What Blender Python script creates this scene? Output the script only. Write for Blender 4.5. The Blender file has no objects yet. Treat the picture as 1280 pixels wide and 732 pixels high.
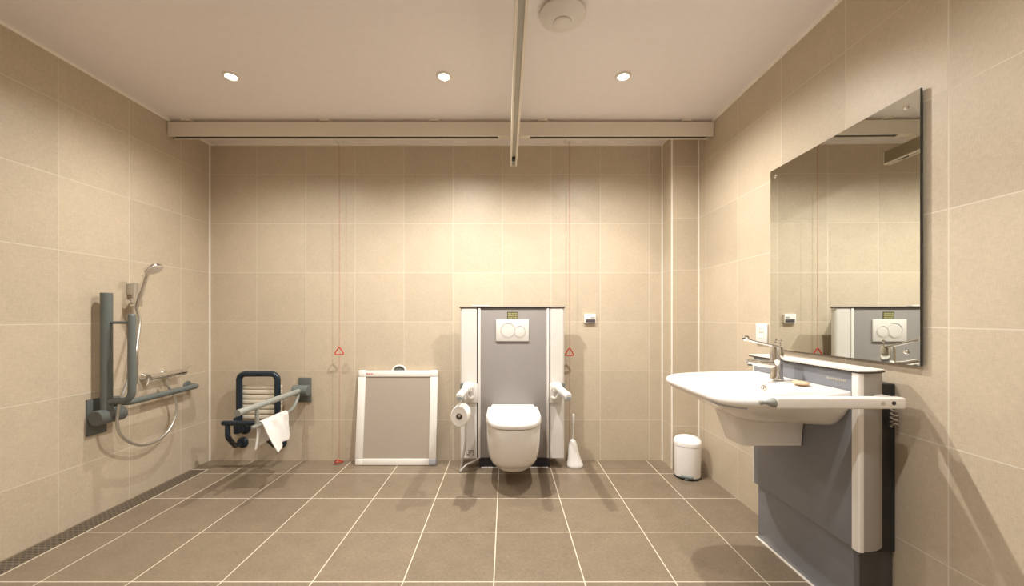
import bpy, bmesh, math, random
from mathutils import Vector, Matrix
random.seed(7)
PI = math.pi
C = bpy.context.scene.collection
ORI = {}

# ------------------------------------------------------------------ helpers
def shade(me, ang=38):
    me.shade_smooth()
    me.set_sharp_from_angle(angle=math.radians(ang))

def part(name, bm, mat, parent=None, ang=38, origin=None):
    bmesh.ops.recalc_face_normals(bm, faces=bm.faces)
    if parent is not None:
        org = ORI[parent.name]
    elif origin is not None:
        org = Vector(origin)
    else:
        xs = [v.co.x for v in bm.verts]; ys = [v.co.y for v in bm.verts]; zs = [v.co.z for v in bm.verts]
        org = Vector(((min(xs)+max(xs))/2, (min(ys)+max(ys))/2, min(zs)))
    bmesh.ops.translate(bm, verts=bm.verts, vec=-org)
    me = bpy.data.meshes.new(name); bm.to_mesh(me); bm.free()
    shade(me, ang)
    o = bpy.data.objects.new(name, me); C.objects.link(o)
    for m in (mat if isinstance(mat, (list, tuple)) else [mat]):
        me.materials.append(m)
    if parent is not None:
        o.parent = parent
        ORI[o.name] = org
    else:
        o.location = org
        ORI[o.name] = org
    return o

def thing(name, label, cat, loc, group=None):
    o = bpy.data.objects.new(name, None); C.objects.link(o)
    o.empty_display_size = .05
    o.location = loc
    o['label'] = label; o['category'] = cat
    if group: o['group'] = group
    ORI[o.name] = Vector(loc)
    return o

def tag(o, label, cat, group=None):
    o['label'] = label; o['category'] = cat
    if group: o['group'] = group
    return o

def struct(name, bm, mat):
    o = part(name, bm, mat, origin=(0, 0, 0)); o['kind'] = 'structure'
    return o

def copy_tree(o, loc, label=None, parent=None):
    c = o.copy(); C.objects.link(c)
    if parent is not None: c.parent = parent
    else:
        c.location = loc
        if label: c['label'] = label
    for ch in list(o.children): copy_tree(ch, None, None, c)
    return c

def B(): return bmesh.new()

def merge(bm, t):
    me = bpy.data.meshes.new('tmp'); t.to_mesh(me); t.free()
    bm.from_mesh(me); bpy.data.meshes.remove(me)

def box(bm, x0, x1, y0, y1, z0, z1, r=0, seg=2, mat=None):
    t = B()
    bmesh.ops.create_cube(t, size=1)
    if mat is not None and False: pass
    for v in t.verts:
        v.co = Vector((x0+(v.co.x+.5)*(x1-x0), y0+(v.co.y+.5)*(y1-y0), z0+(v.co.z+.5)*(z1-z0)))
    if r > 0:
        bmesh.ops.bevel(t, geom=list(t.edges), offset=r, segments=seg, profile=.5, affect='EDGES', clamp_overlap=True)
    merge(bm, t)
    return bm

def fillet(pts, rad, seg=7):
    pts = [Vector(p) for p in pts]
    out = [pts[0]]
    for i in range(1, len(pts)-1):
        a, b, c = pts[i-1], pts[i], pts[i+1]
        d1 = (a-b); d2 = (c-b); l1, l2 = d1.length, d2.length
        d1.normalize(); d2.normalize()
        ang = d1.angle(d2)
        if ang > PI-.02: out.append(b); continue
        t = min(rad/math.tan(ang/2), l1*.49, l2*.49)
        p, q = b+d1*t, b+d2*t
        for k in range(seg+1):
            s = k/seg
            out.append((p*(1-s)+b*s)*(1-s) + (b*(1-s)+q*s)*s)
    out.append(pts[-1])
    return out

def catmull(pts, sub=8):
    P = [Vector(p) for p in pts]
    P = [P[0]*2-P[1]] + P + [P[-1]*2-P[-2]]
    out = []
    for i in range(1, len(P)-2):
        for k in range(sub):
            t = k/sub
            a, b, c, d = P[i-1], P[i], P[i+1], P[i+2]
            out.append(.5*((2*b)+(c-a)*t+(2*a-5*b+4*c-d)*t*t+(3*b-a-3*c+d)*t**3))
    out.append(P[-2])
    return out

def loft(bm, rings, cap0=True, cap1=True, closed=True):
    vs = [[bm.verts.new(p) for p in r] for r in rings]
    n = len(rings[0])
    for a, b in zip(vs[:-1], vs[1:]):
        for i in range(n if closed else n-1):
            j = (i+1) % n
            bm.faces.new((a[i], a[j], b[j], b[i]))
    if cap0: bm.faces.new(vs[0][::-1])
    if cap1: bm.faces.new(vs[-1])
    return bm

def tube(bm, pts, r, n=16, rb=None, round_ends=False, up=None):
    """tube along pts; rb gives a second radius (oval); r may be a list"""
    pts = [Vector(p) for p in pts]
    m = len(pts)
    rs = r if isinstance(r, (list, tuple)) else [r]*m
    tang = []
    for i in range(m):
        t = (pts[min(i+1, m-1)]-pts[max(i-1, 0)]); t.normalize(); tang.append(t)
    u = Vector(up) if up else Vector((0, 0, 1))
    if abs(u.dot(tang[0])) > .95: u = Vector((1, 0, 0)) if abs(tang[0].x) < .9 else Vector((0, 1, 0))
    u = (u - tang[0]*u.dot(tang[0])).normalized()
    rings = []
    prs = list(zip(pts, tang, rs))
    for i, (p, t, rad) in enumerate(prs):
        u = (u - t*u.dot(t)).normalized(); w = t.cross(u)
        k = (rb/rs[0]) if rb else 1
        ring = [p + u*math.cos(a)*rad + w*math.sin(a)*rad*k for a in [2*PI*q/n for q in range(n)]]
        if round_ends and i in (0, m-1):
            sgn = -1 if i == 0 else 1
            ext = []
            for s in (.35, .7, .92):
                f = math.sqrt(1-s*s)
                ext.append([p + t*sgn*s*rad + u*math.cos(a)*rad*f + w*math.sin(a)*rad*k*f for a in [2*PI*q/n for q in range(n)]])
            rings += ([e for e in reversed(ext)] + [ring]) if i == 0 else ([ring] + ext)
        else:
            rings.append(ring)
    return loft(bm, rings)

def lathe(bm, prof, org, axis=(0, 0, 1), n=32, sx=1, sy=1):
    a = Vector(axis).normalized()
    u = Vector((1, 0, 0)) if abs(a.x) < .9 else Vector((0, 1, 0))
    u = (u-a*u.dot(a)).normalized(); w = a.cross(u); o = Vector(org)
    rings = [[o + a*h + (u*math.cos(2*PI*k/n)*sx + w*math.sin(2*PI*k/n)*sy)*max(r, .0004) for k in range(n)] for r, h in prof]
    return loft(bm, rings)

def ring_torus(bm, c, R, r, axis, n=28, m=8):
    a = Vector(axis).normalized()
    u = Vector((1, 0, 0)) if abs(a.x) < .9 else Vector((0, 1, 0))
    u = (u-a*u.dot(a)).normalized(); w = a.cross(u); c = Vector(c)
    rings = []
    for i in range(n):
        t = 2*PI*i/n; d = u*math.cos(t)+w*math.sin(t)
        rings.append([c + d*(R+r*math.cos(s)) + a*r*math.sin(s) for s in [2*PI*q/m for q in range(m)]])
    return loft(bm, rings+[rings[0]], False, False)

def prism(bm, poly, axis, a, b):
    """poly of 2D points; axis 'x','y','z' = extrusion axis"""
    def P(p, h):
        return {'x': Vector((h, p[0], p[1])), 'y': Vector((p[0], h, p[1])), 'z': Vector((p[0], p[1], h))}[axis]
    return loft(bm, [[P(p, a) for p in poly], [P(p, b) for p in poly]])

# ------------------------------------------------------------------ materials
def mat(name, col, rough=.5, metal=0, spec=.5, bump=0, bscale=200, var=0, vscale=30, coat=0):
    m = bpy.data.materials.new(name); m.use_nodes = True
    nt = m.node_tree; b = nt.nodes['Principled BSDF']
    b.inputs['Base Color'].default_value = (*col, 1)
    b.inputs['Roughness'].default_value = rough
    b.inputs['Metallic'].default_value = metal
    b.inputs['Specular IOR Level'].default_value = spec
    b.inputs['Coat Weight'].default_value = coat
    tc = nt.nodes.new('ShaderNodeTexCoord')
    nz = nt.nodes.new('ShaderNodeTexNoise'); nz.inputs['Scale'].default_value = vscale; nz.inputs['Detail'].default_value = 4
    nt.links.new(tc.outputs['Object'], nz.inputs['Vector'])
    v = max(var, .03)
    mr = nt.nodes.new('ShaderNodeMapRange'); mr.inputs['To Min'].default_value = 1-v; mr.inputs['To Max'].default_value = 1+v
    nt.links.new(nz.outputs['Fac'], mr.inputs['Value'])
    mx = nt.nodes.new('ShaderNodeVectorMath'); mx.operation = 'SCALE'
    mx.inputs[0].default_value = col
    nt.links.new(mr.outputs['Result'], mx.inputs['Scale'])
    nt.links.new(mx.outputs['Vector'], b.inputs['Base Color'])
    if bump:
        n2 = nt.nodes.new('ShaderNodeTexNoise'); n2.inputs['Scale'].default_value = bscale; n2.inputs['Detail'].default_value = 3
        nt.links.new(tc.outputs['Object'], n2.inputs['Vector'])
        bp = nt.nodes.new('ShaderNodeBump'); bp.inputs['Strength'].default_value = bump; bp.inputs['Distance'].default_value = .002
        nt.links.new(n2.outputs['Fac'], bp.inputs['Height']); nt.links.new(bp.outputs['Normal'], b.inputs['Normal'])
    return m

def emis(name, col, s):
    m = bpy.data.materials.new(name); m.use_nodes = True
    b = m.node_tree.nodes['Principled BSDF']
    b.inputs['Base Color'].default_value = (.8, .8, .8, 1)
    b.inputs['Emission Color'].default_value = (*col, 1); b.inputs['Emission Strength'].default_value = s
    return m

def tile_mat(name, ax, off, T, col, grout, gw, rough, spec=.4, tvar=.05, fab=.10, blotch=.06):
    m = bpy.data.materials.new(name); m.use_nodes = True
    nt = m.node_tree; N = nt.nodes; L = nt.links; b = N['Principled BSDF']
    def math_(op, a, c=None, d=None):
        n = N.new('ShaderNodeMath'); n.operation = op
        for i, x in enumerate((a, c, d)):
            if x is None: continue
            if isinstance(x, (int, float)): n.inputs[i].default_value = x
            else: L.new(x, n.inputs[i])
        return n.outputs[0]
    geo = N.new('ShaderNodeNewGeometry'); sep = N.new('ShaderNodeSeparateXYZ')
    L.new(geo.outputs['Position'], sep.inputs[0])
    ids, ds = [], []
    for a, o in zip(ax, off):
        u = math_('DIVIDE', math_('SUBTRACT', sep.outputs['XYZ'.index(a)], o), T)
        fl = math_('FLOOR', u); fr = math_('SUBTRACT', u, fl)
        ds.append(math_('MULTIPLY', math_('MINIMUM', fr, math_('SUBTRACT', 1.0, fr)), T)); ids.append(fl)
    d = math_('MINIMUM', ds[0], ds[1])
    mr = N.new('ShaderNodeMapRange'); mr.interpolation_type = 'SMOOTHSTEP'
    mr.inputs['From Min'].default_value = gw*.35; mr.inputs['From Max'].default_value = gw*.65
    L.new(d, mr.inputs['Value'])                      # 0 in the joint, 1 on the tile
    cb = N.new('ShaderNodeCombineXYZ'); L.new(ids[0], cb.inputs[0]); L.new(ids[1], cb.inputs[1])
    wn = N.new('ShaderNodeTexWhiteNoise'); wn.noise_dimensions = '3D'; L.new(cb.outputs[0], wn.inputs['Vector'])
    def noise(sc, det, scale=1):
        mp = N.new('ShaderNodeVectorMath'); mp.operation = 'MULTIPLY'; mp.inputs[1].default_value = sc
        L.new(geo.outputs['Position'], mp.inputs[0])
        n = N.new('ShaderNodeTexNoise'); n.inputs['Scale'].default_value = scale; n.inputs['Detail'].default_value = det
        L.new(mp.outputs[0], n.inputs['Vector']); return n.outputs['Fac']
    def vec(a, hi, lo): return tuple(hi if c == a else lo for c in 'XYZ')
    f1 = noise(vec(ax[0], 420, 45), 2); f2 = noise(vec(ax[1], 420, 45), 2); bl = noise((9, 9, 9), 5); bl2 = noise((55, 55, 55), 4)
    s = math_('ADD', 1.0, math_('MULTIPLY', math_('SUBTRACT', wn.outputs['Value'], .5), tvar*2))
    for f, k in ((f1, fab), (f2, fab), (bl, blotch), (bl2, blotch)):
        s = math_('ADD', s, math_('MULTIPLY', math_('SUBTRACT', f, .5), k*2))
    sc = N.new('ShaderNodeVectorMath'); sc.operation = 'SCALE'; sc.inputs[0].default_value = col; L.new(s, sc.inputs['Scale'])
    mx = N.new('ShaderNodeMix'); mx.data_type = 'RGBA'
    L.new(mr.outputs['Result'], mx.inputs['Factor'])
    mx.inputs['A'].default_value = (*grout, 1); L.new(sc.outputs[0], mx.inputs['B'])
    L.new(mx.outputs['Result'], b.inputs['Base Color'])
    L.new(math_('SUBTRACT', .8, math_('MULTIPLY', mr.outputs['Result'], .8-rough)), b.inputs['Roughness'])
    b.inputs['Specular IOR Level'].default_value = spec
    h = math_('ADD', math_('MULTIPLY', mr.outputs['Result'], 1.0), math_('MULTIPLY', math_('ADD', f1, f2), .12))
    bp = N.new('ShaderNodeBump'); bp.inputs['Strength'].default_value = .25; bp.inputs['Distance'].default_value = .0015
    L.new(h, bp.inputs['Height']); L.new(bp.outputs['Normal'], b.inputs['Normal'])
    return m

WT = (.56, .475, .362); WG = (.68, .615, .51)
M = {}
M['tile_back'] = tile_mat('beige wall tile across', 'XZ', (-.028, .33), .4, WT, WG, .0042, .42, fab=.15, blotch=.07)
M['tile_side'] = tile_mat('beige wall tile along', 'YZ', (1.320, .33), .4, WT, WG, .0042, .42, fab=.15, blotch=.07)
M['tile_floor'] = tile_mat('grey brown floor tile', 'XY', (-.052, 2.932), .4, (.225, .176, .125), (.66, .585, .47), .0052, .38, tvar=.05, fab=.34, blotch=.18)
M['ceiling'] = mat('satin white ceiling', (.90, .86, .87), .32, var=.01)
M['trim'] = mat('white joint trim', (.93, .89, .82), .4)
M['seal'] = mat('pale floor seal', (.60, .53, .42), .6)
M['paint'] = mat('white bounce wall', (.84, .82, .79), .7)  # unseen front wall, made white to bounce fill light
M['rail'] = mat('cream powder coat', (.80, .735, .63), .4)
M['rail_dark'] = mat('dark rail slot', (.03, .027, .022), .6)
M['rail_web'] = mat('darker metal rail side', (.40, .35, .26), .38, metal=.7)  # track sides, darker than the cream lips
M['rail_alu'] = mat('anodised rail inside', (.36, .34, .30), .4, metal=.6)
M['white'] = mat('white plastic', (.83, .80, .76), .35)
M['ceramic'] = mat('white ceramic', (.86, .83, .79), .12, coat=.3, var=.005)
M['seatwhite'] = mat('gloss white duroplast', (.88, .86, .83), .2, var=.005)
M['greige'] = mat('light warm grey panel', (.66, .63, .59), .4)
M['column'] = mat('grey column with shade', (.33, .305, .27), .4)  # shade on the viewer-facing column end is put into this colour
M['darkside'] = mat('dark plinth side', (.075, .068, .065), .45)
M['midgrey'] = mat('mid grey laminate', (.265, .245, .235), .33)
M['bluegrey'] = mat('blue grey laminate', (.205, .213, .24), .33)
M['navy'] = mat('dark navy lacquer', (.012, .022, .034), .3)
M['darkbase'] = mat('dark plinth', (.025, .025, .04), .4)
M['black'] = mat('black plastic', (.018, .018, .018), .45)
M['edge'] = mat('dark laminate edge', (.03, .022, .016), .5)
M['greyrail'] = mat('grey powder coat', (.135, .155, .15), .4)
M['greyrail_light'] = mat('light grey powder coat', (.30, .31, .285), .4)
M['plategrey'] = mat('grey bracket plate', (.115, .125, .12), .45)
M['chrome'] = mat('chrome', (.80, .79, .77), .08, metal=1)
M['plate_ring'] = mat('soft grey ring', (.55, .52, .49), .3)
M['satin'] = mat('satin aluminium', (.62, .61, .58), .32, metal=1)
M['ivory'] = mat('ivory slats', (.80, .73, .60), .4)
M['cloth'] = mat('white towelling', (.85, .84, .82), .95, bump=.6, bscale=500, spec=.1)
M['paper'] = mat('toilet paper', (.86, .83, .79), .95, spec=.1)
M['frosted'] = mat('grey fabric panel', (.40, .345, .285), .6, var=.02)
M['red'] = mat('red plastic', (.55, .055, .035), .4)
M['redcord'] = mat('red cord', (.42, .09, .05), .8)
M['mirror'] = mat('mirror silvering', (.77, .80, .77), .0, metal=1, var=.0)
M['mirror'].node_tree.nodes['Principled BSDF'].inputs['Roughness'].default_value = .004
M['mirror_edge'] = mat('dark mirror edge', (.03, .03, .025), .3)
M['lamp'] = emis('lamp lens', (1, .86, .66), 30)
M['lcd'] = mat('dark display', (.09, .08, .09), .25)
M['sticker'] = mat('olive sticker', (.36, .34, .16), .5)
M['sticker_ink'] = mat('dark olive ink', (.07, .065, .025), .6)
M['soap'] = mat('tan soap', (.62, .44, .28), .4)
M['hose'] = mat('steel hose', (.62, .60, .56), .3, metal=.8)
M['palegrey'] = mat('pale grey insert', (.42, .44, .47), .4)

# ------------------------------------------------------------------ dimensions (metres, camera over the origin, looking along +y)
XL, XR, YB, YF, H = -2.414, 1.488, 3.204, -2.2, 2.578
CAMZ = 1.165
PX, PY = 1.279, 3.023          # corner pier

# ------------------------------------------------------------------ room shell
struct('floor', box(B(), XL-.12, XR+.12, YF-.12, YB+.12, -.12, 0), M['tile_floor'])
struct('ceiling', box(B(), XL-.12, XR+.12, YF-.12, YB+.12, H, H+.12), M['ceiling'])
struct('wall_back', box(B(), XL-.12, XR+.12, YB, YB+.12, 0, H), M['tile_back'])
struct('wall_front', box(B(), XL-.12, XR+.12, YF-.12, YF, 0, H), M['paint'])
struct('wall_left', box(B(), XL-.12, XL, YF, YB, 0, H), M['tile_side'])
struct('wall_right', box(B(), XR, XR+.12, YF, YB, 0, H), M['tile_side'])
bm = B(); box(bm, PX, XR, PY, YB, 0, H)
for f in bm.faces: f.material_index = 1 if abs(f.normal.x) > .5 else 0
struct('wall_corner', bm, [M['tile_back'], M['tile_side']])
tw = .009
struct('trim_1', box(B(), XL, PX, YB-tw, YB, H-.014, H), M['trim'])
struct('trim_2', box(B(), XL, XL+tw, YF, YB-tw, H-.014, H), M['trim'])
struct('trim_3', box(B(), XR-tw, XR, YF, PY-tw, H-.014, H), M['trim'])
struct('trim_4', box(B(), PX-tw, PX, PY-tw, YB-tw, H-.014, H), M['trim'])
struct('trim_5', box(B(), PX, XR, PY-tw, PY, H-.014, H), M['trim'])
struct('trim_6', box(B(), XL, XL+.008, YB-.008, YB, 0, H-.011), M['trim'])
struct('trim_7', box(B(), PX-.007, PX, YB-.007, YB, 0, H-.011), M['trim'])
struct('trim_8', box(B(), XR-.007, XR, PY-.007, PY, 0, H-.011), M['trim'])
struct('trim_9', box(B(), PX-.003, PX+.006, PY-.003, PY+.006, 0, H-.011), M['trim'])

# ------------------------------------------------------------------ camera
cam = bpy.data.cameras.new('camera'); co = bpy.data.objects.new('camera', cam); C.objects.link(co)
co.location = (0, 0, CAMZ); co.rotation_euler = (PI/2, 0, 0)
cam.sensor_width = 36; cam.lens = 491/1280*36
cam.shift_x = 8/1280; cam.shift_y = 30.5/1280
cam.clip_start = .02
bpy.context.scene.camera = co

# ------------------------------------------------------------------ recessed downlights
def downlight():
    t = thing('downlight', 'x', 'ceiling light', (0, 0, H), 'recessed ceiling downlights')
    bm = B(); lathe(bm, [(.030, -.001), (.031, -.007), (.036, -.009), (.044, -.006), (.046, 0)], (0, 0, H), n=36)
    part('rim', bm, M['white'], None, origin=(0, 0, H)).parent = t
    bm = B(); lathe(bm, [(.030, -.0035), (.022, -.0062), (.001, -.007)], (0, 0, H), n=28)
    part('lens', bm, M['lamp'], None, origin=(0, 0, H)).parent = t
    for c in t.children: c.location = (0, 0, 0)
    return t
LX = (-1.607, -.361, .689)
LAB = {0: ('glowing ceiling downlight on the left, above the shower fittings', 'glowing ceiling downlight in the middle, left of the long ceiling rail',
           'glowing ceiling downlight on the right of the long ceiling rail')}
SPOTS = []
d0 = None
for r, ly in enumerate((2.30,)):
    for i, lx in enumerate(LX):
        lab = LAB[0][i]
        if d0 is None: d0 = downlight(); d0.location = (lx, ly, H); d0['label'] = lab
        else: copy_tree(d0, (lx, ly, H), lab)
        SPOTS.append((lx, ly))
for ly in (.75, -1.75):  # two more rows out of view, added to supply fill light
    for i, lx in enumerate(LX):
        SPOTS.append((lx, ly))
        copy_tree(d0, (lx, ly, H), 'unseen added fill downlight in the %s row nearer the viewer, %s' % ('second' if ly > 0 else 'third', ('left', 'middle', 'right')[i]))
ENERGY = {2.30: (78, 168, 130), .75: (20, 38, 55), -1.75: (16, 30, 48)}
for lx, ly in SPOTS:
    l = bpy.data.lights.new('downlight_beam', 'SPOT'); l.energy = ENERGY[ly][LX.index(lx)]
    l.color = (1, .955, .88) if ly > 2 else (1, .98, .94)
    l.spot_size = math.radians(156); l.spot_blend = 1; l.shadow_soft_size = .022
    o = bpy.data.objects.new('downlight_beam', l); C.objects.link(o); o.location = (lx, ly, H-.035)

# ------------------------------------------------------------------ ceiling: access point, transverse rail, long rail
t = thing('smoke_detector', 'round white smoke detector on the ceiling right of the long rail', 'smoke detector', (.263, 1.82, H))
bm = B(); lathe(bm, [(.082, 0), (.086, -.006), (.086, -.014)], (.263, 1.82, H), n=48); part('base', bm, M['white'], t)
bm = B(); lathe(bm, [(.100, -.010), (.106, -.014), (.105, -.020), (.082, -.036), (.058, -.046), (.046, -.049)], (.263, 1.82, H), n=48); part('cover', bm, M['white'], t)
bm = B(); lathe(bm, [(.043, -.047), (.042, -.054), (.038, -.057)], (.263, 1.82, H), n=40); part('button', bm, M['white'], t)

t = thing('ceiling_rail', 'cream hoist rail running across the room just below the ceiling', 'ceiling rail', (-.46, 2.83, H))
TZ0, TZ1, TY0, TY1 = 1.165+1.2945, 1.165+1.394, 2.80, 2.862
bm = B()
# C-profile: web, two sides and two inturned lips, slot facing down
prism(bm, [(TY0, TZ0), (TY0, TZ1), (TY1, TZ1), (TY1, TZ0), (TY0+.050, TZ0), (TY0+.050, TZ0+.012), (TY1-.006, TZ0+.012), (TY1-.006, TZ1-.008), (TY0+.006, TZ1-.008), (TY0+.006, TZ0+.012), (TY0+.014, TZ0+.012), (TY0+.014, TZ0)], 'x', XL+.004, XR-.004)
part('profile', bm, M['rail'], t, ang=20)
box(B(), 0, 1, 0, 1, 0, 1).free()
for x0, x1 in ((XL+.03, -.055), (.175, XR-.04)):
    part('slot', box(B(), x0, x1, TY0+.0135, TY0+.0505, TZ0+.006, TZ0+.013), M['rail_dark'], t)
part('slot_cover', box(B(), -.055, .175, TY0+.012, TY0+.052, TZ0-.002, TZ0+.010, .001), M['rail'], t)
for px in (235, 407, 543, 678, 857):
    x = (px-632)*2.83/491
    bm = B(); lathe(bm, [(.012, TZ1-.001), (.012, H-.012), (.040, H-.011), (.042, H-.004), (.042, H)], (x, 2.83, 0), n=24)
    part('ceiling_bracket', bm, M['rail'], t)

LZ0, LZ1 = 1.165+1.165, 1.165+1.262
RX = .060
t = thing('hoist_rail', 'long cream hoist track hanging under the crosswise rail towards the viewer', 'ceiling rail', (RX, 1.3, LZ0))
w = .026
for sg in (-1, 1):
    bm = B(); box(bm, RX+sg*.013 if sg > 0 else RX-w, RX+w if sg > 0 else RX-.013, -.5, 3.03, LZ0, LZ0+.010, .002)
    part('lip', bm, M['rail'], t, ang=20)
bm = B()
prism(bm, [(RX-w+.001, LZ0+.0095), (RX-w+.001, LZ1), (RX+w-.001, LZ1), (RX+w-.001, LZ0+.0095), (RX+w-.005, LZ0+.0095), (RX+w-.005, LZ1-.006), (RX-w+.005, LZ1-.006), (RX-w+.005, LZ0+.0095)], 'y', -.5, 3.03)
part('web', bm, M['rail_web'], t, ang=20)
part('channel', box(B(), RX-.0205, RX+.0205, -.5, 3.02, LZ0+.0102, LZ0+.018), M['rail_alu'], t)
bm = B(); box(bm, RX-.012, RX+.012, 2.88, 2.925, LZ0-.0005, LZ0+.0102); part('end_stop', bm, M['black'], t)
bm = B()
for y in (2.94, 2.965, 2.99): box(bm, RX-.010, RX+.010, y, y+.016, LZ0+.0002, LZ0+.0102, .001)
part('stop_clip', bm, M['satin'], t)
bm = B(); box(bm, RX-.020, RX+.020, 2.80, 2.86, LZ1-.001, TZ0-.0002, .003); part('trolley', bm, M['rail'], t)
bm = B(); box(bm, RX-w, RX+w, 3.03, 3.036, LZ0-.001, LZ1+.001, .002); part('end_cap', bm, M['rail'], t)

# ------------------------------------------------------------------ shower drain channel
t = thing('shower_drain', 'long slotted drain channel in the floor along the left wall', 'drain', (XL+.07, 1.5, 0))
bm = B()
box(bm, XL+.004, XL+.018, -1.2, 3.0, .0002, .003)
part('frame', bm, M['tile_floor'], t)
bm = B()
box(bm, XL+.132, XL+.139, -1.2, 3.0, .0002, .003); box(bm, XL+.004, XL+.139, 3.0, 3.008, .0002, .003)
part('edge_strip', bm, M['seal'], t)
m = bpy.data.materials.new('drain grate'); m.use_nodes = True
nt = m.node_tree; bs = nt.nodes['Principled BSDF']; bs.inputs['Roughness'].default_value = .4; bs.inputs['Metallic'].default_value = .3
geo = nt.nodes.new('ShaderNodeNewGeometry'); br = nt.nodes.new('ShaderNodeTexBrick')
mp = nt.nodes.new('ShaderNodeMapping'); mp.inputs['Rotation'].default_value = (0, 0, 0); mp.inputs['Scale'].default_value = (1, 1, 1)
nt.links.new(geo.outputs['Position'], mp.inputs['Vector']); nt.links.new(mp.outputs['Vector'], br.inputs['Vector'])
br.inputs['Scale'].default_value = 1; br.inputs['Brick Width'].default_value = .030; br.inputs['Row Height'].default_value = .013
br.inputs['Mortar Size'].default_value = .0034; br.offset = .5
br.inputs['Color1'].default_value = (.022, .018, .014, 1); br.inputs['Color2'].default_value = (.03, .024, .018, 1)
br.inputs['Mortar'].default_value = (.20, .162, .12, 1)
nt.links.new(br.outputs['Color'], bs.inputs['Base Color'])
M['grate'] = m
part('grate', box(B(), XL+.018, XL+.132, -1.2, 3.0, .0002, .0025), M['grate'], t)

# ------------------------------------------------------------------ left wall: fold-up support rail
t = thing('folding_support_rail', 'grey support rail folded upright on a hinge plate, left shower wall', 'support rail', (XL, 2.31, .48))
bm = B(); box(bm, XL, XL+.012, 2.257, 2.368, .478, .690, .003); part('wall_plate', bm, M['plategrey'], t)
bm = B(); lathe(bm, [(.040, 0), (.044, .004), (.044, .150), (.040, .156), (.025, .159)], (XL+.062, 2.250, .584), (0, 1, 0), n=36)
box(bm, XL+.010, XL+.05, 2.275, 2.35, .55, .62, .004)
part('hinge', bm, M['plategrey'], t)
ax_ = XL+.062
bm = B(); tube(bm, [(ax_, 2.315, .60), (ax_, 2.315, 1.309)], .028, n=24); part('upper_tube', bm, M['greyrail'], t)
bm = B()
tube(bm, fillet([(ax_+.01, 2.315, .672), (ax_+.150, 2.315, .672), (ax_+.150, 2.315, 1.17)], .075, 10), .0195, n=18, round_ends=True)
part('lower_tube', bm, M['greyrail'], t)
bm = B(); tube(bm, [(ax_+.02, 2.315, 1.135), (ax_+.150, 2.315, 1.135)], .0085, n=12); part('cross_bar', bm, M['greyrail'], t)

# grab bar
t = thing('grab_bar', 'grey horizontal grab bar fixed low on the left shower wall', 'grab bar', (XL, 2.71, .64))
bm = B(); g = XL+.085
tube(bm, fillet([(XL+.005, 2.425, .645), (g, 2.425, .640), (g, 2.975, .648), (XL+.005, 2.975, .648)], .075, 9), .019, n=18)
part('bar', bm, M['greyrail'], t)
for y, z in ((2.425, .645), (2.975, .648)):
    bm = B(); lathe(bm, [(.036, 0), (.036, .008), (.030, .013), (.018, .016)], (XL, y, z), (1, 0, 0), n=28); part('flange', bm, M['plategrey'], t)

# riser rail
ry, rx0 = 2.52, XL+.035
t = thing('shower_riser_rail', 'flat satin metal riser rail carrying the hand shower, left wall', 'shower rail', (XL, ry, .735))
bm = B(); box(bm, rx0-.006, rx0+.010, ry-.017, ry+.017, .735, 1.386, .003); part('rail_bar', bm, M['satin'], t)
for z in (.775, 1.345):
    bm = B(); box(bm, XL, rx0+.006, ry-.020, ry+.020, z-.035, z+.035, .004); part('rail_mount', bm, M['satin'], t)
bm = B(); box(bm, rx0-.008, rx0+.030, ry-.030, ry+.026, 1.235, 1.285, .005)
tube(bm, [(rx0+.02, ry-.034, 1.262), (rx0+.062, ry-.040, 1.266)], .0135, n=14)
lathe(bm, [(.013, 0), (.016, .004), (.016, .024), (.013, .028)], (rx0+.008, ry-.055, 1.262), (0, 1, 0), n=20)
part('slider', bm, M['chrome'], t)

# hand shower : socket under the head, handle, hose
t = thing('hand_shower', 'chrome hand shower with white spray face clipped on the riser rail', 'hand shower', (rx0+.115, ry, 1.25))
hb = Vector((rx0+.046, ry-.040, 1.228)); ht = Vector((rx0+.108, ry-.040, 1.425))
bm = B(); tube(bm, [hb, hb+(ht-hb)*.25, hb+(ht-hb)*.6, ht, ht+Vector((.012, 0, .028))], [.0125, .0155, .0155, .0145, .016], n=18, round_ends=True); part('handle', bm, M['chrome'], t)
hd = Vector((rx0+.160, ry-.044, 1.468)); nrm = Vector((.56, -.02, -.83)).normalized()
bm = B(); lathe(bm, [(.012, -.030), (.035, -.022), (.050, -.008), (.052, .002), (.050, .006)], hd, nrm, n=36); part('head', bm, M['chrome'], t)
bm = B(); lathe(bm, [(.047, .0055), (.045, .009), (.02, .011), (.002, .011)], hd, nrm, n=36); part('spray_face', bm, M['white'], t)
# hose: handle foot to mixer outlet
my = 2.735
def px2(x, y, X):   # a point on the plane at given world X, read from the photo
    Y = 491*X/(x-632); return (X, Y, CAMZ-(y-396.5)*Y/491)
hx = XL+.10
pts = [tuple(hb), px2(177, 400, rx0+.085)]
pts = [tuple(hb)] + [px2(x, y, X) for x, y, X in ((174.5, 400, XL+.085), (172.5, 420, XL+.10), (168, 448, XL+.125), (159, 478, XL+.13), (151, 500, XL+.13), (146.5, 520, XL+.12), (148, 538, XL+.105),
        (158, 550, XL+.09), (175, 556, XL+.08), (193, 552, XL+.075), (209, 540, XL+.072), (218.5, 523, XL+.07), (221, 508, XL+.07), (216.5, 492, XL+.07), (209, 481, XL+.07), (207.5, 476, XL+.07))]
bm = B(); tube(bm, catmull(pts, 6), .0082, n=10); part('hose', bm, M['hose'], t)

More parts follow.
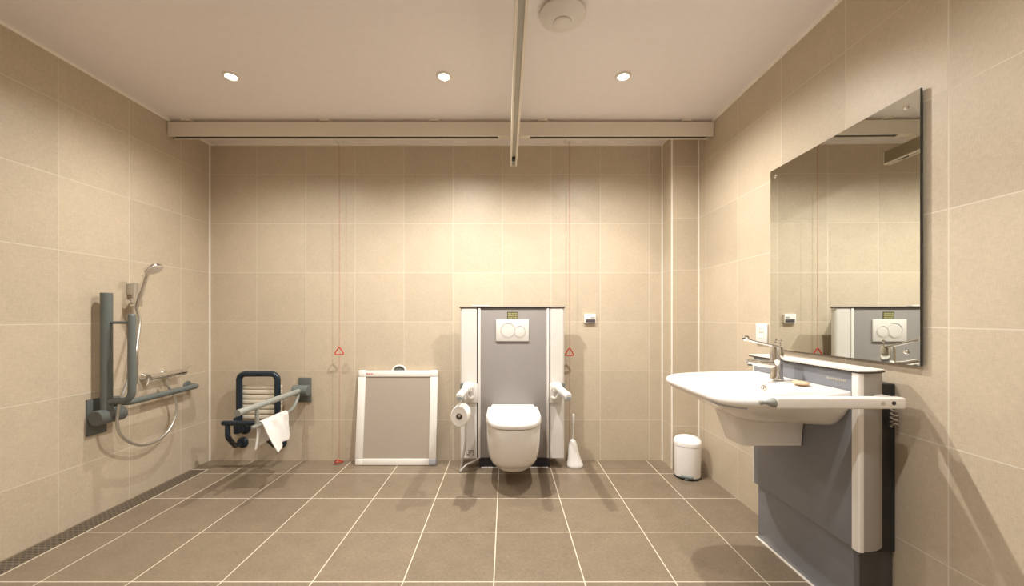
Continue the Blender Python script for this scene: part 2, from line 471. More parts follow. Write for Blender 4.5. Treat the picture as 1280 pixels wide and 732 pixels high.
# thermostatic mixer
t = thing('shower_mixer', 'chrome thermostatic shower mixer bar above the grab bar', 'shower mixer', (XL, 2.70, .77))
mx_ = XL+.072
bm = B(); tube(bm, [(mx_, 2.575, .77), (mx_, 2.60, .77), (mx_, 2.601, .77), (mx_, 2.82, .77), (mx_, 2.821, .77), (mx_, 2.865, .77)], [.0215, .0215, .0195, .0195, .0225, .0225], n=22); part('body', bm, M['chrome'], t)
for y in (2.615, 2.765):
    bm = B(); lathe(bm, [(.029, 0), (.029, .010), (.020, .018), (.014, .022), (.014, .06)], (XL, y, .770), (1, 0, 0), n=26); part('flange', bm, M['chrome'], t)
bm = B(); tube(bm, [(mx_, 2.578, .765), (mx_+.012, 2.560, .735), (mx_+.016, 2.545, .725)], [.006, .005, .004], n=10, round_ends=True)
part('lever', bm, M['chrome'], t)
bm = B(); tube(bm, [(mx_, 2.855, .778), (mx_+.010, 2.885, .800), (mx_+.012, 2.915, .812)], [.006, .005, .004], n=10, round_ends=True)
part('lever', bm, M['chrome'], t)
bm = B(); lathe(bm, [(.012, 0), (.012, .02), (.009, .026)], (mx_, my, .760), (0, 0, -1), n=16); part('outlet', bm, M['chrome'], t)

# ------------------------------------------------------------------ back wall: folded shower seat
t = thing('shower_chair', 'dark navy tubular shower seat with ivory slats folded against back wall', 'shower seat', (-1.96, YB, .1))
fy, fl_, fr_, ft_ = 3.115, -2.112, -1.809, .717
bm = B(); tube(bm, fillet([(fl_, fy, .355), (fl_, fy, ft_), (fr_, fy, ft_), (fr_, fy, .355)], .055, 9), .0225, n=20, round_ends=True); part('frame', bm, M['navy'], t)
for k in range(7):
    z = .355+k*.0395
    bm = B(); box(bm, -2.128, -1.79, fy+.0205, fy+.040, z, z+.0325, .005); part('slat', bm, M['ivory'], t)
bm = B(); tube(bm, [(-2.128, 2.965, .367), (-1.80, 2.965, .367)], .0185, n=18, round_ends=True); part('cross_bar', bm, M['navy'], t)
for x, xw in ((-2.098, -2.14), (-1.815, -1.826)):
    bm = B(); tube(bm, fillet([(x, 2.965, .365), (x, 2.965, .262), (xw, 3.11, .148), (xw, YB-.006, .148)], .05, 7), .0185, n=16); part('leg', bm, M['navy'], t)
    bm = B(); lathe(bm, [(.044, 0), (.044, .012), (.036, .022), (.02, .026)], (xw, YB, .148), (0, -1, 0), n=28); part('flange', bm, M['navy'], t)
for x, xw in ((fl_, -2.125), (fr_, -1.822)):
    bm = B(); lathe(bm, [(.046, 0), (.046, .012), (.036, .024), (.024, .03), (.024, .075)], (xw, YB, .262), (0, -1, 0), n=28)
    box(bm, xw-.018, xw+.022, 3.085, 3.135, .245, .375, .008)
    tube(bm, [(x+.01, 3.11, .34), (x+.006, 2.97, .367)], .014, n=12)
    part('hinge', bm, M['navy'], t)

# ------------------------------------------------------------------ drop-down rail beside the seat
ax = -1.63; az = .583
t = thing('drop_down_rail', 'light grey drop-down support rail stretching out beside the shower seat', 'support rail', (ax, YB, .5))
bm = B(); box(bm, ax-.055, ax+.048, YB-.012, YB, .475, .675, .003); part('wall_plate', bm, M['plategrey'], t)
bm = B(); lathe(bm, [(.038, 0), (.043, .004), (.043, .118), (.038, .122)], (ax-.06, YB-.075, az), (1, 0, 0), n=32)
box(bm, ax-.035, ax+.03, YB-.08, YB-.011, az-.03, az+.03, .004)
part('hinge', bm, M['greyrail'], t)
bm = B(); tube(bm, [(ax, 3.10, az), (ax, 2.385, az)], .020, n=22); part('upper_tube', bm, M['greyrail_light'], t)
bm = B(); tube(bm, catmull([(ax, 2.535, .455), (ax, 2.75, .453), (ax, 2.93, .456), (ax, 3.02, .475), (ax, 3.075, .53), (ax, 3.09, .565)], 6), .0125, n=14, round_ends=True); part('lower_tube', bm, M['greyrail_light'], t)
bm = B(); tube(bm, [(ax, 2.575, az-.012), (ax, 2.575, .455)], .0125, n=14); part('strut', bm, M['greyrail_light'], t)

# towel draped over its lower tube
NU, NV = 34, 44
rows = []
for i in range(NU+1):
    u = i/NU
    y = 2.605 + .305*u
    row = []
    lr = .215 - .05*u + .008*math.sin(9*u)         # hang on the viewer's right
    ll = .165 - .02*u + .012*math.sin(7*u+1)       # hang behind
    for j in range(NV+1):
        v = j/NV
        s = -ll + (ll+lr+.047)*v
        R = .015
        if s < 0:
            d = -s; x = -R-(.012+.012*(1-u)**2)*(d/.15)**1.1 + .010*math.sin(u*15+d*9)*min(d/.06, 1); z = -d; yy = y + .05*d*(.5-u)
        elif s < .047:
            a = PI*s/.047; x = -R*math.cos(a); z = R*math.sin(a); yy = y
        else:
            d = s-.047
            x = R + .012*d/.1 + .050*(d/.2)*(1-u)**1.6 + .007*math.sin(u*13-d*14)*min(d/.05, 1)
            z = -d*(1-.04*(1-u)); yy = y + .22*d*(1-u)**1.3 - .02*d*u
        row.append(Vector((ax+x, yy, .456+z)))
    rows.append(row)
bm = B(); loft(bm, rows, False, False, closed=False)
o = tag(part('towel', bm, M['cloth'], ang=180), 'white towel draped over the lower tube of the drop-down rail', 'towel')
sm = o.modifiers.new('solid', 'SOLIDIFY'); sm.thickness = .008; sm.offset = 1
ss = o.modifiers.new('sub', 'SUBSURF'); ss.levels = 1; ss.render_levels = 1

# ------------------------------------------------------------------ emergency pull cords
def cord(x, y, label, zbot, tri):
    t = thing('emergency_pull_cord', label, 'pull cord', (x, y, H), 'red emergency pull cords')
    bm = B(); box(bm, x-.035, x+.035, y-.035, y+.035, H-.014, H, .004); lathe(bm, [(.010, 0), (.008, .012), (.004, .018)], (x, y, H-.014), (0, 0, -1), n=14)
    part('ceiling_switch', bm, M['white'], t)
    bm = B(); tube(bm, [(x, y, H-.03), (x+.001, y, 1.5), (x, y, zbot)], .0013, n=8); part('cord', bm, M['redcord'], t)
    for z, tilt in tri:
        bm = B()
        P = [Vector((0, 0, .064)), Vector((-.038, 0, 0)), Vector((.038, 0, 0))]
        rm = Matrix.Rotation(tilt, 3, 'X') @ Matrix.Rotation(.12, 3, 'Z')
        mid = (P[0]+P[1])/2
        path = fillet([mid, P[1], P[2], P[0], mid], .010, 5)
        tube(bm, [Vector((x, y, z)) + rm @ p for p in path], .0048, n=10)
        part('pull_handle', bm, M['red'], t)
    return t
cord(-1.326, 3.13, 'red emergency pull cord hanging between shower seat and white framed panel', .045, ((.870, 0), (.012, .9)))
cord(.509, 3.13, 'red emergency pull cord hanging just right of the toilet unit', .14, ((.862, 0),))

# ------------------------------------------------------------------ framed panel leaning on the wall
pw, ph, pt = .640, .744, .032
t = thing('framed_panel', 'white framed grey panel leaning on the back wall', 'panel', (-.867, 3.085, 0))
px0, py0 = -.867, 3.085
fw = .060
bm = B(); box(bm, px0-pw/2+.02, px0+pw/2-.02, py0+.010, py0+.020, .02, ph-.02); part('infill', bm, M['frosted'], t)
for sx in (-1, 1):
    bm = B(); a = px0+sx*pw/2; b_ = a-sx*fw
    box(bm, min(a, b_), max(a, b_), py0, py0+pt, .052, ph-.052, .006); part('side_rail', bm, M['white'], t)
for z0 in (0, ph-fw+.004):
    bm = B(); box(bm, px0-pw/2+fw-.004, px0+pw/2-fw+.004, py0+.002, py0+pt-.002, z0+.003, z0+fw-.007, .006); part('cross_rail', bm, M['white'], t)
for sx in (-1, 1):
    for z0 in (0, ph-.056):
        bm = B(); a = px0+sx*pw/2; b_ = a-sx*.062
        box(bm, min(a, b_)-.0005, max(a, b_)+.0005, py0-.0015, py0+pt+.001, z0, z0+.056, .012, 3); part('corner_piece', bm, M['palegrey'] if (sx == 1 and z0 == 0) else M['white'], t)
bm = B()
hc = px0+.005
arc = [Vector((hc+.052*math.cos(a), py0+.016, ph-.004+.040*math.sin(a))) for a in [PI*k/16 for k in range(17)]]
tube(bm, arc, .0075, n=12); part('carry_handle', bm, M['white'], t)
bm = B(); prism(bm, [(hc+.045*math.cos(a), ph-.003+.033*math.sin(a)) for a in [PI*k/14 for k in range(15)]], 'y', py0+.020, py0+.026); part('handle_backing', bm, M['plategrey'], t)
bm = B()
for k, (wd, hh) in enumerate(((.007, .010), (.005, .010), (.008, .008), (.005, .010), (.006, .009), (.005, .010))):
    x = px0-pw/2+.066+k*.0095; box(bm, x, x+wd, py0+.001, py0+.0022, ph-.034, ph-.034+hh)
part('brand_mark', bm, M['red'], t)
t.rotation_euler = (-math.radians(6.2), 0, 0)

# ------------------------------------------------------------------ toilet lifting unit
yt = 3.03
t = thing('toilet_lift_unit', 'grey and white height-adjustable wall unit behind the toilet', 'toilet unit', (.0525, YB, 0))
part('back_panel', box(B(), -.193, .317, yt, yt+.02, .085, 1.238, .0015), M['midgrey'], t)
def column(x0, x1, s):
    bm = B()
    r = .018
    poly = []
    if s < 0:
        yb = yt+.035
        poly = [(x1, yt-.004), (x0+r, yt-.004)] + [(x0+r-r*math.sin(a), yt-.004+r-r*math.cos(a)) for a in [PI/2*k/6 for k in range(1, 7)]] + [(x0, yb), (x1, yb)]
    else:
        yb = yt+.035
        poly = [(x0, yt-.004), (x1-r, yt-.004)] + [(x1-r+r*math.sin(a), yt-.004+r-r*math.cos(a)) for a in [PI/2*k/6 for k in range(1, 7)]] + [(x1, yb), (x0, yb)]
    prism(bm, poly, 'z', .082, 1.238)
    return bm
part('column', column(-.350, -.222, -1), M['greige'], t)
part('column', column(.346, .454, 1), M['greige'], t)
for a, b_ in ((-.213, -.193), (.317, .336)):
    part('edge_strip', box(B(), a, b_, yt-.006, yt+.03, .082, 1.238, .003), M['greige'], t)
for a, b_ in ((-.222, -.213), (.336, .346)):
    part('shadow_gap', box(B(), a, b_, yt+.012, yt+.03, .082, 1.238), M['black'], t)
part('casing', box(B(), -.20, .300, yt+.0205, YB-.001, .30, 1.2375, .003), M['darkside'], t)
part('top_board', box(B(), -.356, .460, yt-.010, yt+.042, 1.238, 1.248, .002), M['edge'], t)
part('service_cover', box(B(), -.262, -.122, yt-.004, yt+.040, 1.248, 1.260, .004), M['greige'], t)
part('plinth', box(B(), -.205, .345, 3.06, YB-.001, .004, .2995), M['darkbase'], t)
part('plinth_seal', box(B(), -.190, .330, 3.050, 3.062, .0003, .004), M['trim'], t)
# flush plate with two round buttons
fp = part('flush_plate', box(B(), -.0735, .1795, yt-.012, yt-.0002, .981, 1.150, .004), M['greige'], t)
for x, z, R in ((.018, 1.066, .056), (.108, 1.056, .044)):
    bm = B(); lathe(bm, [(R-.006, 0), (R-.007, .003), (R*.6, .0042), (.002, .0045)], (x, yt-.0117, z), (0, -1, 0), n=40); part('flush_button', bm, M['greige'], fp)
    bm = B(); ring_torus(bm, (x, yt-.012, z), R, .0032, (0, 1, 0), 44); part('button_ring', bm, M['plate_ring'], fp)
sk = part('sticker', box(B(), .012, .097, yt-.0018, yt-.0002, 1.152, 1.208), M['sticker_ink'], t)
bm = B(); random.seed(3)
for r_ in range(3):
    x = .019
    while x < .086:
        wd = random.choice((.005, .008, .011)); box(bm, x, min(x+wd, .09), yt-.0026, yt-.0017, 1.158+r_*.0155, 1.169+r_*.0155); x += wd+.0025
part('sticker_print', bm, M['sticker'], sk)
bm = B(); random.seed(5)
for r_ in range(3):
    for k in range(5):
        if random.random() < .75: box(bm, -.298+k*.011, -.290+k*.011, yt-.0050, yt-.0038, .105+r_*.015, .114+r_*.015)
part('printed_label', bm, M['plategrey'], t)
# bracket plates carrying the arms
for x0, x1, s in ((-.325, -.2155, -1), (.3385, .425, 1)):
    part('bracket_plate', box(B(), x0, x1, yt-.016, yt-.0045, .508, .657, .004), M['greige'], t)

# toilet
tcx = .055
def dring(z, front, hw, back=yt-.0005, n=40, p=2.7, sq=1):
    """D outline: straight back, superelliptic front"""
    pts = []
    ymid = back - (back-front)*.42
    pts.append(Vector((tcx+hw*sq, back, z)))
    for k in range(n+1):
        a = PI*k/n
        c, s_ = math.cos(a), math.sin(a)
        x = hw*math.copysign(abs(c)**(2/p), c); y = ymid-(ymid-front)*abs(s_)**(2/p)
        pts.append(Vector((tcx+x, y, z)))
    pts.append(Vector((tcx-hw*sq, back, z)))
    return pts
t = thing('toilet', 'white wall-hung toilet with closed lid on the grey unit', 'toilet', (tcx, yt, .12))
bm = B()
loft(bm, [dring(.112, 2.685, .095), dring(.116, 2.662, .112), dring(.138, 2.635, .136), dring(.164, 2.616, .150), dring(.168, 2.602, .162), dring(.20, 2.574, .174),
          dring(.26, 2.538, .183), dring(.34, 2.510, .187), dring(.435, 2.496, .188), dring(.445, 2.498, .187)])
part('bowl', bm, M['ceramic'], t, ang=50)
bm = B(); loft(bm, [dring(.4452, 2.505, .180), dring(.452, 2.505, .180)]); part('seat_gap', bm, M['plategrey'], t)
bm = B(); loft(bm, [dring(.450, 2.492, .188, back=2.975), dring(.456, 2.486, .191, back=2.975), dring(.478, 2.486, .191, back=2.975), dring(.490, 2.494, .186, back=2.970), dring(.4945, 2.52, .170, back=2.955), dring(.496, 2.60, .11, back=2.92)])
part('lid', bm, M['seatwhite'], t, ang=50)
bm = B(); box(bm, tcx-.165, tcx+.165, 2.955, yt-.0005, .447, .497, .012, 3); part('hinge_block', bm, M['seatwhite'], t)

# fold-down arms of the toilet
def arm(x0, x1, s, label):
    t = thing('fold_down_rail', label, 'support arm', (x0, yt, .6), 'fold-down arms of the toilet')
    a, b_ = Vector((x0, 2.965, .640)), Vector((x1, 2.350, .690))
    d = (b_-a)
    bm = B(); n = 14
    rings = []
    for k in range(n+1):
        u = k/n; p = a+d*u
        w_, h_ = .027-.004*u, .026-.004*u
        if k == n: w_, h_ = .017, .014
        rings.append([p+Vector((w_*math.copysign(abs(math.cos(q))**.8, math.cos(q)), 0, h_*math.sin(q)*(1 if math.sin(q) > 0 else .55))) for q in [2*PI*i/24 for i in range(24)]])
    loft(bm, rings); part('arm_rest', bm, M['white'], t)
    bm = B(); rings = []
    for k in range(n+1):
        u = .12+.885*k/n; p = a+d*u - Vector((0, 0, .010))
        w_, h_ = .0235-.003*u, .022
        if k == n: w_, h_ = .015, .012
        rings.append([p+Vector((w_*math.cos(q), 0, h_*math.sin(q))) for q in [2*PI*i/20 for i in range(20)]])
    loft(bm, rings); part('underside', bm, M['palegrey'], t)
    bm = B(); box(bm, x0-.030, x0+.030, 2.945, yt-.0165, .605, .672, .010, 3)
    lathe(bm, [(.022, 0), (.024, .004), (.024, .076), (.022, .08)], (x0-.04, 2.975, .64), (1, 0, 0), n=22); part('pivot', bm, M['white'], t)
    bm = B(); box(bm, x0+s*.046-.012, x0+s*.046+.012, 2.955, 2.995, .615, .668, .005); part('stop_block', bm, M['greyrail'], t)
    bm = B(); tube(bm, catmull([(x0-s*.03, yt-.02, .555), (x0-s*.015, 2.94, .560), (x0, 2.88, .60), (x0, 2.83, .640)], 6), .010, n=12); part('brace', bm, M['white'], t)
    return t
arm(-.284, -.278, -1, 'white fold-down arm left of the toilet with the paper roll')
arm(.388, .378, 1, 'white fold-down arm right of the toilet, above the toilet brush')

# paper roll on its holder under the left arm
rc = Vector((-.284, 2.40, .558))
t = thing('toilet_roll', 'white toilet paper roll hanging under the left toilet arm', 'toilet roll', tuple(rc))
bm = B(); dr = Vector((.10, 1, .0)).normalized()
n = 40
u_ = Vector((0, 0, 1)); w_ = dr.cross(u_).normalized()
def rr(R, h, k=1.18): return [rc + dr*h + u_*math.cos(q)*R*k + w_*math.sin(q)*R for q in [2*PI*i/n for i in range(n)]]
rings = [rr(.021, 0, 1), rr(.051, 0), rr(.0545, .004), rr(.0545, .096), rr(.051, .10), rr(.021, .10, 1), rr(.021, 0, 1)]
loft(bm, rings, False, False); part('paper', bm, M['paper'], t)
bm = B(); loft(bm, [rr(.0205, -.001, 1), rr(.0205, .1, 1), rr(.0165, .1, 1), rr(.0165, -.001, 1), rr(.0205, -.001, 1)], False, False); part('core', bm, M['frosted'], t)
t = thing('roll_holder', 'small holder bar carrying the toilet paper roll under the arm', 'roll holder', (rc.x, rc.y, .66))
bm = B(); tube(bm, fillet([rc+Vector((.012, .14, .09)), rc+Vector((.012, .14, .003)), rc+dr*.012+Vector((0, 0, .003))], .02, 6), .0125, n=12, round_ends=True); part('spindle', bm, M['satin'], t)
bm = B(); box(bm, rc.x-.012, rc.x+.030, rc.y+.125, rc.y+.155, rc.z+.075, .658, .006); part('clamp', bm, M['white'], t)

# silver hose from the unit foot
def ray(x, y, Y): return Vector(((x-632)*Y/491, Y, CAMZ-(y-396.5)*Y/491))
hp = [ray(598, 573, 3.02), ray(591, 577, 2.985), ray(584, 580, 2.97), ray(578.5, 585, 2.955), ray(575.5, 588.5, 2.945), ray(576, 584, 2.955), ray(578.5, 572, 2.96), ray(581, 558, 2.965), ray(582, 545, 2.97), ray(582, 530, 2.98), ray(584, 512, 3.0)]
bm = B(); tube(bm, catmull([tuple(p) for p in hp], 6), .0078, n=10, round_ends=True)
tag(part('water_hose', bm, M['hose'], origin=tuple(hp[4])), 'thin silver hose looping from the unit foot below the paper roll', 'hose')

# toilet brush
bx, by = .542, 3.075
t = thing('toilet_brush', 'white toilet brush in its cone holder right of the toilet', 'toilet brush', (bx, by, 0))
bm = B(); rings = []
for z, rx_, cx in ((0, .062, .0), (.006, .066, 0), (.020, .066, 0), (.035, .060, -.002), (.07, .050, -.006), (.12, .041, -.012), (.165, .034, -.015), (.195, .026, -.016), (.208, .018, -.016), (.212, .010, -.016)):
    rings.append([Vector((bx+cx+rx_*math.cos(q), by+rx_*.85*math.sin(q), z)) for q in [2*PI*i/32 for i in range(32)]])
loft(bm, rings); part('holder', bm, M['seatwhite'], t, ang=60)
bm = B(); tube(bm, [(bx-.016, by, .20), (bx-.014, by, .33), (bx-.013, by, .34), (bx-.012, by, .40)], [.006, .007, .011, .011], n=14, round_ends=True); part('handle', bm, M['seatwhite'], t)

# thermostat on the back wall
t = thing('wall_thermostat', 'small white wall control with dark display right of toilet unit', 'wall control', (.684, YB, 1.12))
part('housing', box(B(), .638, .731, YB-.022, YB, 1.118, 1.193, .003), M['white'], t)
part('display', box(B(), .650, .726, YB-.0235, YB-.0218, 1.124, 1.150, .001), M['lcd'], t)
part('button', box(B(), .690, .722, YB-.0245, YB-.0218, 1.160, 1.172, .002), M['palegrey'], t)

# pedal bin
t = thing('pedal_bin', 'white pedal bin on the floor by the corner pier', 'bin', (1.335, 2.885, 0))
ang_ = math.radians(-28)
bcx, bcy = 1.335, 2.885
def bring(z, a, b_, dz=0):
    out = []
    for k in range(40):
        q = 2*PI*k/40; c, s_ = math.cos(q), math.sin(q)
        x = a*math.copysign(abs(c)**.85, c); y = b_*math.copysign(abs(s_)**.85, s_)
        if y < 0: y *= 1.0
        X = x*math.cos(ang_)-y*math.sin(ang_); Y = x*math.sin(ang_)+y*math.cos(ang_)
        out.append(Vector((bcx+X, bcy+Y, z+dz*(y/b_))))
    return out
bm = B(); loft(bm, [bring(0, .088, .084), bring(.004, .092, .088), bring(.012, .092, .088), bring(.014, .089, .085)]); part('base', bm, M['black'], t)
bm = B(); loft(bm, [bring(.013, .088, .084), bring(.02, .090, .086), bring(.235, .092, .088)]); part('body', bm, M['seatwhite'], t)
bm = B(); loft(bm, [bring(.237, .094, .090), bring(.256, .0945, .0905), bring(.266, .093, .089, .004), bring(.275, .084, .080, .010), bring(.281, .060, .056, .012), bring(.284, .02, .02, .012)]); part('lid', bm, M['seatwhite'], t, ang=50)
bm = B(); fx, fyv = math.sin(ang_), -math.cos(ang_)
for d_ in (0,):
    tube(bm, [Vector((bcx+fx*.088+math.cos(ang_)*s_*.033, bcy+fyv*.088+math.sin(ang_)*s_*.033, .022)) for s_ in (-1, -.5, 0, .5, 1)], .011, n=10, round_ends=True)
    tube(bm, [Vector((bcx+fx*.080, bcy+fyv*.080, .014)), Vector((bcx+fx*.098, bcy+fyv*.098, .014))], .012, n=10)
part('pedal', bm, M['greyrail'], t)

# ------------------------------------------------------------------ right wall: mirror
mx0 = XR-.009
t = thing('wall_mirror', 'large frameless wall mirror above the washbasin unit', 'mirror', (XR, 1.803, .992))
part('backing', box(B(), mx0+.0015, XR-.0005, 1.392, 2.194, .9915, 1.9785), M['mirror_edge'], t)
part('glass', box(B(), mx0, mx0+.0014, 1.393, 2.193, .9925, 1.9775), M['mirror'], t)
for y in (1.44, 2.150):
    for z in (1.037, 1.937):
        bm = B(); lathe(bm, [(.010, 0), (.010, .003), (.006, .006), (.001, .0068)], (mx0, y, z), (-1, 0, 0), n=18); part('screw_cap', bm, M['chrome'], t)

t.rotation_euler = (0, 0, -.0112); t.location.x -= .0048
# socket plate
t = thing('wall_socket', 'white double wall socket plate beside the mirror', 'socket', (XR, 2.27, 1.01))
part('cover_plate', box(B(), XR-.010, XR, 2.222, 2.322, 1.012, 1.128, .003), M['white'], t)
for z in (1.100, 1.045):
    bm = B(); box(bm, XR-.0125, XR-.009, 2.25, 2.294, z-.022, z+.022, .002)
    f = part('socket_insert', bm, M['white'], t)
    bm = B()
    for dy in (-.008, .008): lathe(bm, [(.0026, 0), (.0026, .0006)], (XR-.0125, 2.272+dy, z), (-1, 0, 0), n=10)
    part('pin_hole', bm, M['plategrey'], f)

# ------------------------------------------------------------------ washbasin lifting unit
FX = 1.306
Y0, Y1 = 1.475, 2.075
t = thing('basin_lift_unit', 'blue-grey height-adjustable wall unit carrying the washbasin', 'washbasin unit', (1.42, 1.77, 0))
part('base_panel', box(B(), 1.336, 1.360, 1.508, 2.078, .001, .62, .002), M['bluegrey'], t)
part('base_casing', box(B(), 1.3605, XR-.001, 1.509, 2.077, .001, .2695, .002), M['darkside'], t)
part('floor_seal', box(B(), 1.327, 1.338, 1.500, 2.086, .0003, .005), M['trim'], t)
part('front_panel', box(B(), FX, FX+.024, Y0, Y1-.012, .298, .958, .0015), M['bluegrey'], t)
part('far_strip', box(B(), FX-.001, FX+.03, Y1-.012, Y1, .298, .958, .002), M['greige'], t)
prof = [(1.300, 1.475), (1.300, 1.449), (1.304, 1.445), (1.314, 1.444), (1.34, 1.446), (1.375, 1.454), (1.40, 1.466), (1.420, 1.480), (1.420, 1.53), (1.331, 1.53), (1.331, 1.475)]
bm = B(); prism(bm, prof[:4] + [(1.318, 1.445), (1.318, 1.475)], 'z', .299, .958); part('edge_strip', bm, M['white'], t)
bm = B(); prism(bm, [(1.3185, 1.446), (1.34, 1.447), (1.375, 1.455), (1.40, 1.467), (1.420, 1.481), (1.420, 1.53), (1.331, 1.53), (1.331, 1.476), (1.3185, 1.476)], 'z', .301, .958); part('column', bm, M['column'], t, ang=25)
bm = B(); prism(bm, [(p[0], 3.535-p[1]+.02) for p in [(1.331, 1.476), (1.3185, 1.476), (1.3185, 1.49), (1.34, 1.482), (1.375, 1.484), (1.40, 1.49), (1.420, 1.50), (1.420, 1.53), (1.331, 1.53)]], 'z', .301, .958); part('column', bm, M['column'], t, ang=25)
bm = B(); box(bm, 1.420, XR-.001, 1.498, 2.06, .27, .911, .004); part('casing', bm, M['black'], t)
top = [(1.424, 1.474), (1.40, 1.4615), (1.36, 1.447), (1.33, 1.440), (1.310, 1.439), (1.299, 1.443), (1.295, 1.452), (1.295, 2.090), (1.424, 2.090)]
bm = B(); prism(bm, top, 'z', .9585, .9645); part('top_edge', bm, M['edge'], t)
bm = B(); prism(bm, top, 'z', .9646, .9700); part('top_board', bm, M['greige'], t)
bm = B(); random.seed(11)
y = 1.505
for k in range(11):
    wd = random.choice((.0045, .0055, .0065)); box(bm, FX-.0008, FX+.001, y, y+wd, .916, .925); y += wd+.0028
part('brand_mark', bm, M['satin'], t)
# control lever
lv = part('control_lever', box(B(), .955, 1.408, 1.378, 1.418, .842, .882, .007, 3), M['white'], t)
box(B(), 0, 1, 0, 1, 0, 1).free()
part('lever_mount', box(B(), 1.36, 1.408, 1.41, 1.500, .846, .878, .004), M['white'], lv)
bm = B(); lathe(bm, [(.0175, 0), (.0175, .005), (.0125, .017), (.0085, .024), (.0065, .034), (.0065, .040), (.0085, .043), (.0085, .049), (.005, .053)], (.956, 1.398, .862), (-1, 0, 0), n=22); part('lever_knob', bm, M['greyrail_light'], lv)
for x, mm in ((1.325, 'satin'), (1.362, 'black')):
    bm = B(); lathe(bm, [(.007, 0), (.007, .002), (.004, .003)], (x, 1.3782, .864), (0, -1, 0), n=16); part('screw', bm, M[mm], lv)
bm = B()
cp = [Vector((1.458+.010*math.cos(2*PI*k/10), 1.486+.010*math.sin(2*PI*k/10)-.012, .842-k*.0016)) for k in range(56)]
tube(bm, cp, .0032, n=6, round_ends=False); part('coiled_cable', bm, M['frosted'], t)

# ------------------------------------------------------------------ washbasin
ZC = 1.765
half = [(FX-.002, .285), (1.27, .300), (1.20, .318), (1.10, .336), (1.00, .345), (.94, .341), (.882, .322), (.842, .288), (.818, .24), (.811, .15), (.81, 0)]
full = half + [(x, -y) for x, y in half[-2::-1]]
outl = catmull([(x, y, 0) for x, y in full], 6)
outl = [(p.x, p.y) for p in outl]
back_n = 8
b0, b1 = outl[-1], outl[0]
outl += [(b0[0], b0[1]+(b1[1]-b0[1])*k/back_n) for k in range(1, back_n)]
def oring(z, fx=.80, hb=.285, hm=None):
    """outline squeezed so that its front lies at fx and its half width at the wall is hb"""
    out = []
    for x, y in outl:
        u = (FX-.002-x)/(FX-.002-.81)                # 0 at the wall, 1 at the front
        X = FX-.002-u*(FX-.002-fx)
        kb = hb/.285; km = (hm if hm else .344)/.344
        k = kb+(km-kb)*min(1, u/.5)
        out.append(Vector((X, ZC+y*k, z-.022*u*max(0, min(1, (z-.78)/.06)))))
    return out
def iring(z, cx, a, b_, p=2.6):
    out = []
    for x, y in outl:
        q = math.atan2(y/.35, (x-1.03)/.285)
        c, s_ = math.cos(q), math.sin(q)
        out.append(Vector((cx+a*math.copysign(abs(c)**(2/p), c), ZC+b_*math.copysign(abs(s_)**(2/p), s_), z)))
    return out
t = thing('washbasin', 'large white ceramic washbasin mounted on the blue-grey unit', 'washbasin', (1.03, ZC, .60))
RZ = .885
bm = B()
loft(bm, [oring(.733, 1.02, .185, .13), oring(.737, .985, .200, .165), oring(.760, .945, .228, .215), oring(.790, .900, .255, .265), oring(.818, .862, .274, .302), oring(.840, .832, .281, .325),
          oring(.852, .822, .284, .338), oring(.858, .813, .285, .342), oring(.867, .81, .285, .344), oring(.879, .813, .284, .342), oring(.8855, .822, .281, .335), oring(RZ+.002, .838, .277, .324),
          oring(RZ+.0012, .860, .270, .306), iring(RZ-.012, 1.010, .135, .275), iring(RZ-.022, 1.011, .127, .264), iring(RZ-.06, 1.005, .118, .228), iring(RZ-.098, 1.01, .092, .175), iring(RZ-.108, 1.015, .045, .07)])
part('basin', bm, M['ceramic'], t, ang=60)
bm = B()
def tr(z, x0, y0, y1, x1=FX-.003):
    r = .028; P = []
    for cx, cy, a0 in ((x0+r, y0+r, PI), (x1-.004, y0+.004, 1.5*PI), (x1-.004, y1-.004, 0), (x0+r, y1-r, .5*PI)):
        rad = r if cx < 1.1 else .004
        for k in range(6): P.append(Vector((cx+rad*math.cos(a0+PI/2*k/5), cy+rad*math.sin(a0+PI/2*k/5), z)))
    return P
loft(bm, [tr(.598, 1.045, 1.735, 1.865), tr(.601, 1.036, 1.728, 1.870), tr(.65, 1.018, 1.722, 1.876), tr(.71, 1.000, 1.715, 1.884), tr(.75, .99, 1.71, 1.89)])
part('trap_cover', bm, M['ceramic'], t)
bm = B(); lathe(bm, [(.012, 0), (.012, .003), (.009, .0045), (.007, .003)], (1.128, 1.715, RZ-.026), Vector((-.8, -.2, .55)), n=20); part('overflow_ring', bm, M['chrome'], t)
bm = B(); lathe(bm, [(.024, 0), (.024, .004), (.020, .006)], (1.015, ZC, RZ-.107), n=24); part('waste_plug', bm, M['chrome'], t)
bm = B(); lathe(bm, [(.006, 0), (.007, .004), (.007, .012), (.004, .016)], (1.285, 1.722, .733), (0, -1, -.3), n=12); part('fixing_bolt', bm, M['chrome'], t)
bm = B(); tube(bm, catmull([(.826, 1.575, .829), (.836, 1.525, .829), (.858, 1.487, .829), (.892, 1.458, .830)], 6), .007, n=10, round_ends=True); part('grip_recess', bm, M['palegrey'], t)

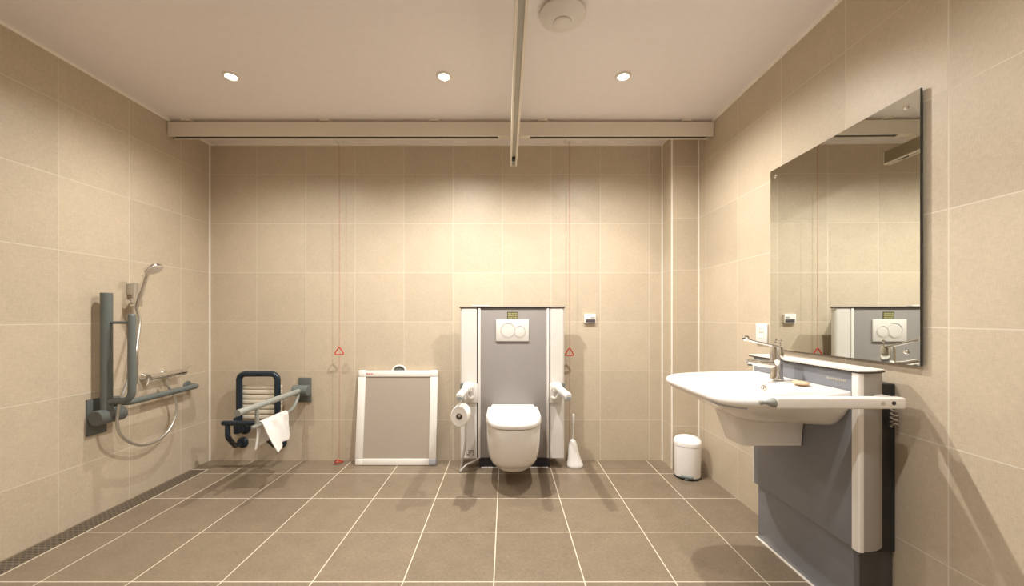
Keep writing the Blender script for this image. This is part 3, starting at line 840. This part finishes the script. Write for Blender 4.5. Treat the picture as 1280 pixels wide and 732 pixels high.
# tap
tx, ty = 1.225, 1.775
t = thing('basin_tap', 'chrome mixer tap with long lever on the washbasin', 'tap', (tx, ty, RZ))
bm = B(); lathe(bm, [(.027, 0), (.028, .004), (.0245, .010), (.0235, .075), (.0245, .080)], (tx, ty, RZ), n=30); part('body', bm, M['chrome'], t)
bm = B(); lathe(bm, [(.0255, .081), (.0265, .086), (.0265, .135), (.024, .148), (.012, .153)], (tx, ty, RZ), n=30); part('cartridge_cap', bm, M['chrome'], t)
bm = B(); tube(bm, [(tx-.015, ty, RZ+.066), (tx-.07, ty+.002, RZ+.072), (tx-.125, ty+.004, RZ+.080), (tx-.132, ty+.004, RZ+.080)], [.017, .0145, .013, .012], n=18); part('spout', bm, M['chrome'], t)
bm = B(); lathe(bm, [(.010, 0), (.010, .008)], (tx-.118, ty+.004, RZ+.070), (0, 0, -1), n=16); part('aerator', bm, M['plategrey'], t)
bm = B()
tube(bm, catmull([(tx, ty, RZ+.150), (tx-.03, ty, RZ+.155), (tx-.08, ty, RZ+.166), (tx-.135, ty, RZ+.180), (tx-.150, ty-.012, RZ+.190), (tx-.146, ty-.028, RZ+.192)], 6), .0055, n=12, rb=.008)
lathe(bm, [(.004, -.014), (.011, -.008), (.013, 0), (.011, .008), (.004, .013)], (tx-.146, ty-.01, RZ+.187), (1, 0, .3), n=16)
part('lever', bm, M['chrome'], t)
bm = B(); lathe(bm, [(.003, 0), (.003, .022), (.006, .024), (.006, .030), (.003, .033)], (tx+.018, ty+.002, RZ+.146), n=12); part('pop_up_knob', bm, M['chrome'], t)

# soap on the rim
bm = B(); lathe(bm, [(.020, 0), (.029, .003), (.031, .008), (.026, .013), (.010, .015)], (1.232, 1.640, RZ), n=30, sx=.85, sy=1.25)
tag(part('soap_bar', bm, M['soap'], origin=(1.232, 1.64, RZ)), 'tan oval soap bar lying on the washbasin rim', 'soap')

# ------------------------------------------------------------------ world and view
w = bpy.data.worlds.new('world'); bpy.context.scene.world = w; w.use_nodes = True
w.node_tree.nodes['Background'].inputs['Color'].default_value = (.05, .05, .05, 1)
sc = bpy.context.scene
sc.view_settings.view_transform = 'Standard'; sc.view_settings.look = 'None'
sc.view_settings.exposure = 0.07; sc.view_settings.gamma = 1; sc.view_settings.use_curve_mapping = False
sc.cycles.max_bounces = 12; sc.cycles.diffuse_bounces = 8; sc.cycles.glossy_bounces = 6
sc.cycles.sample_clamp_indirect = 6
sc.cycles.use_denoising = True
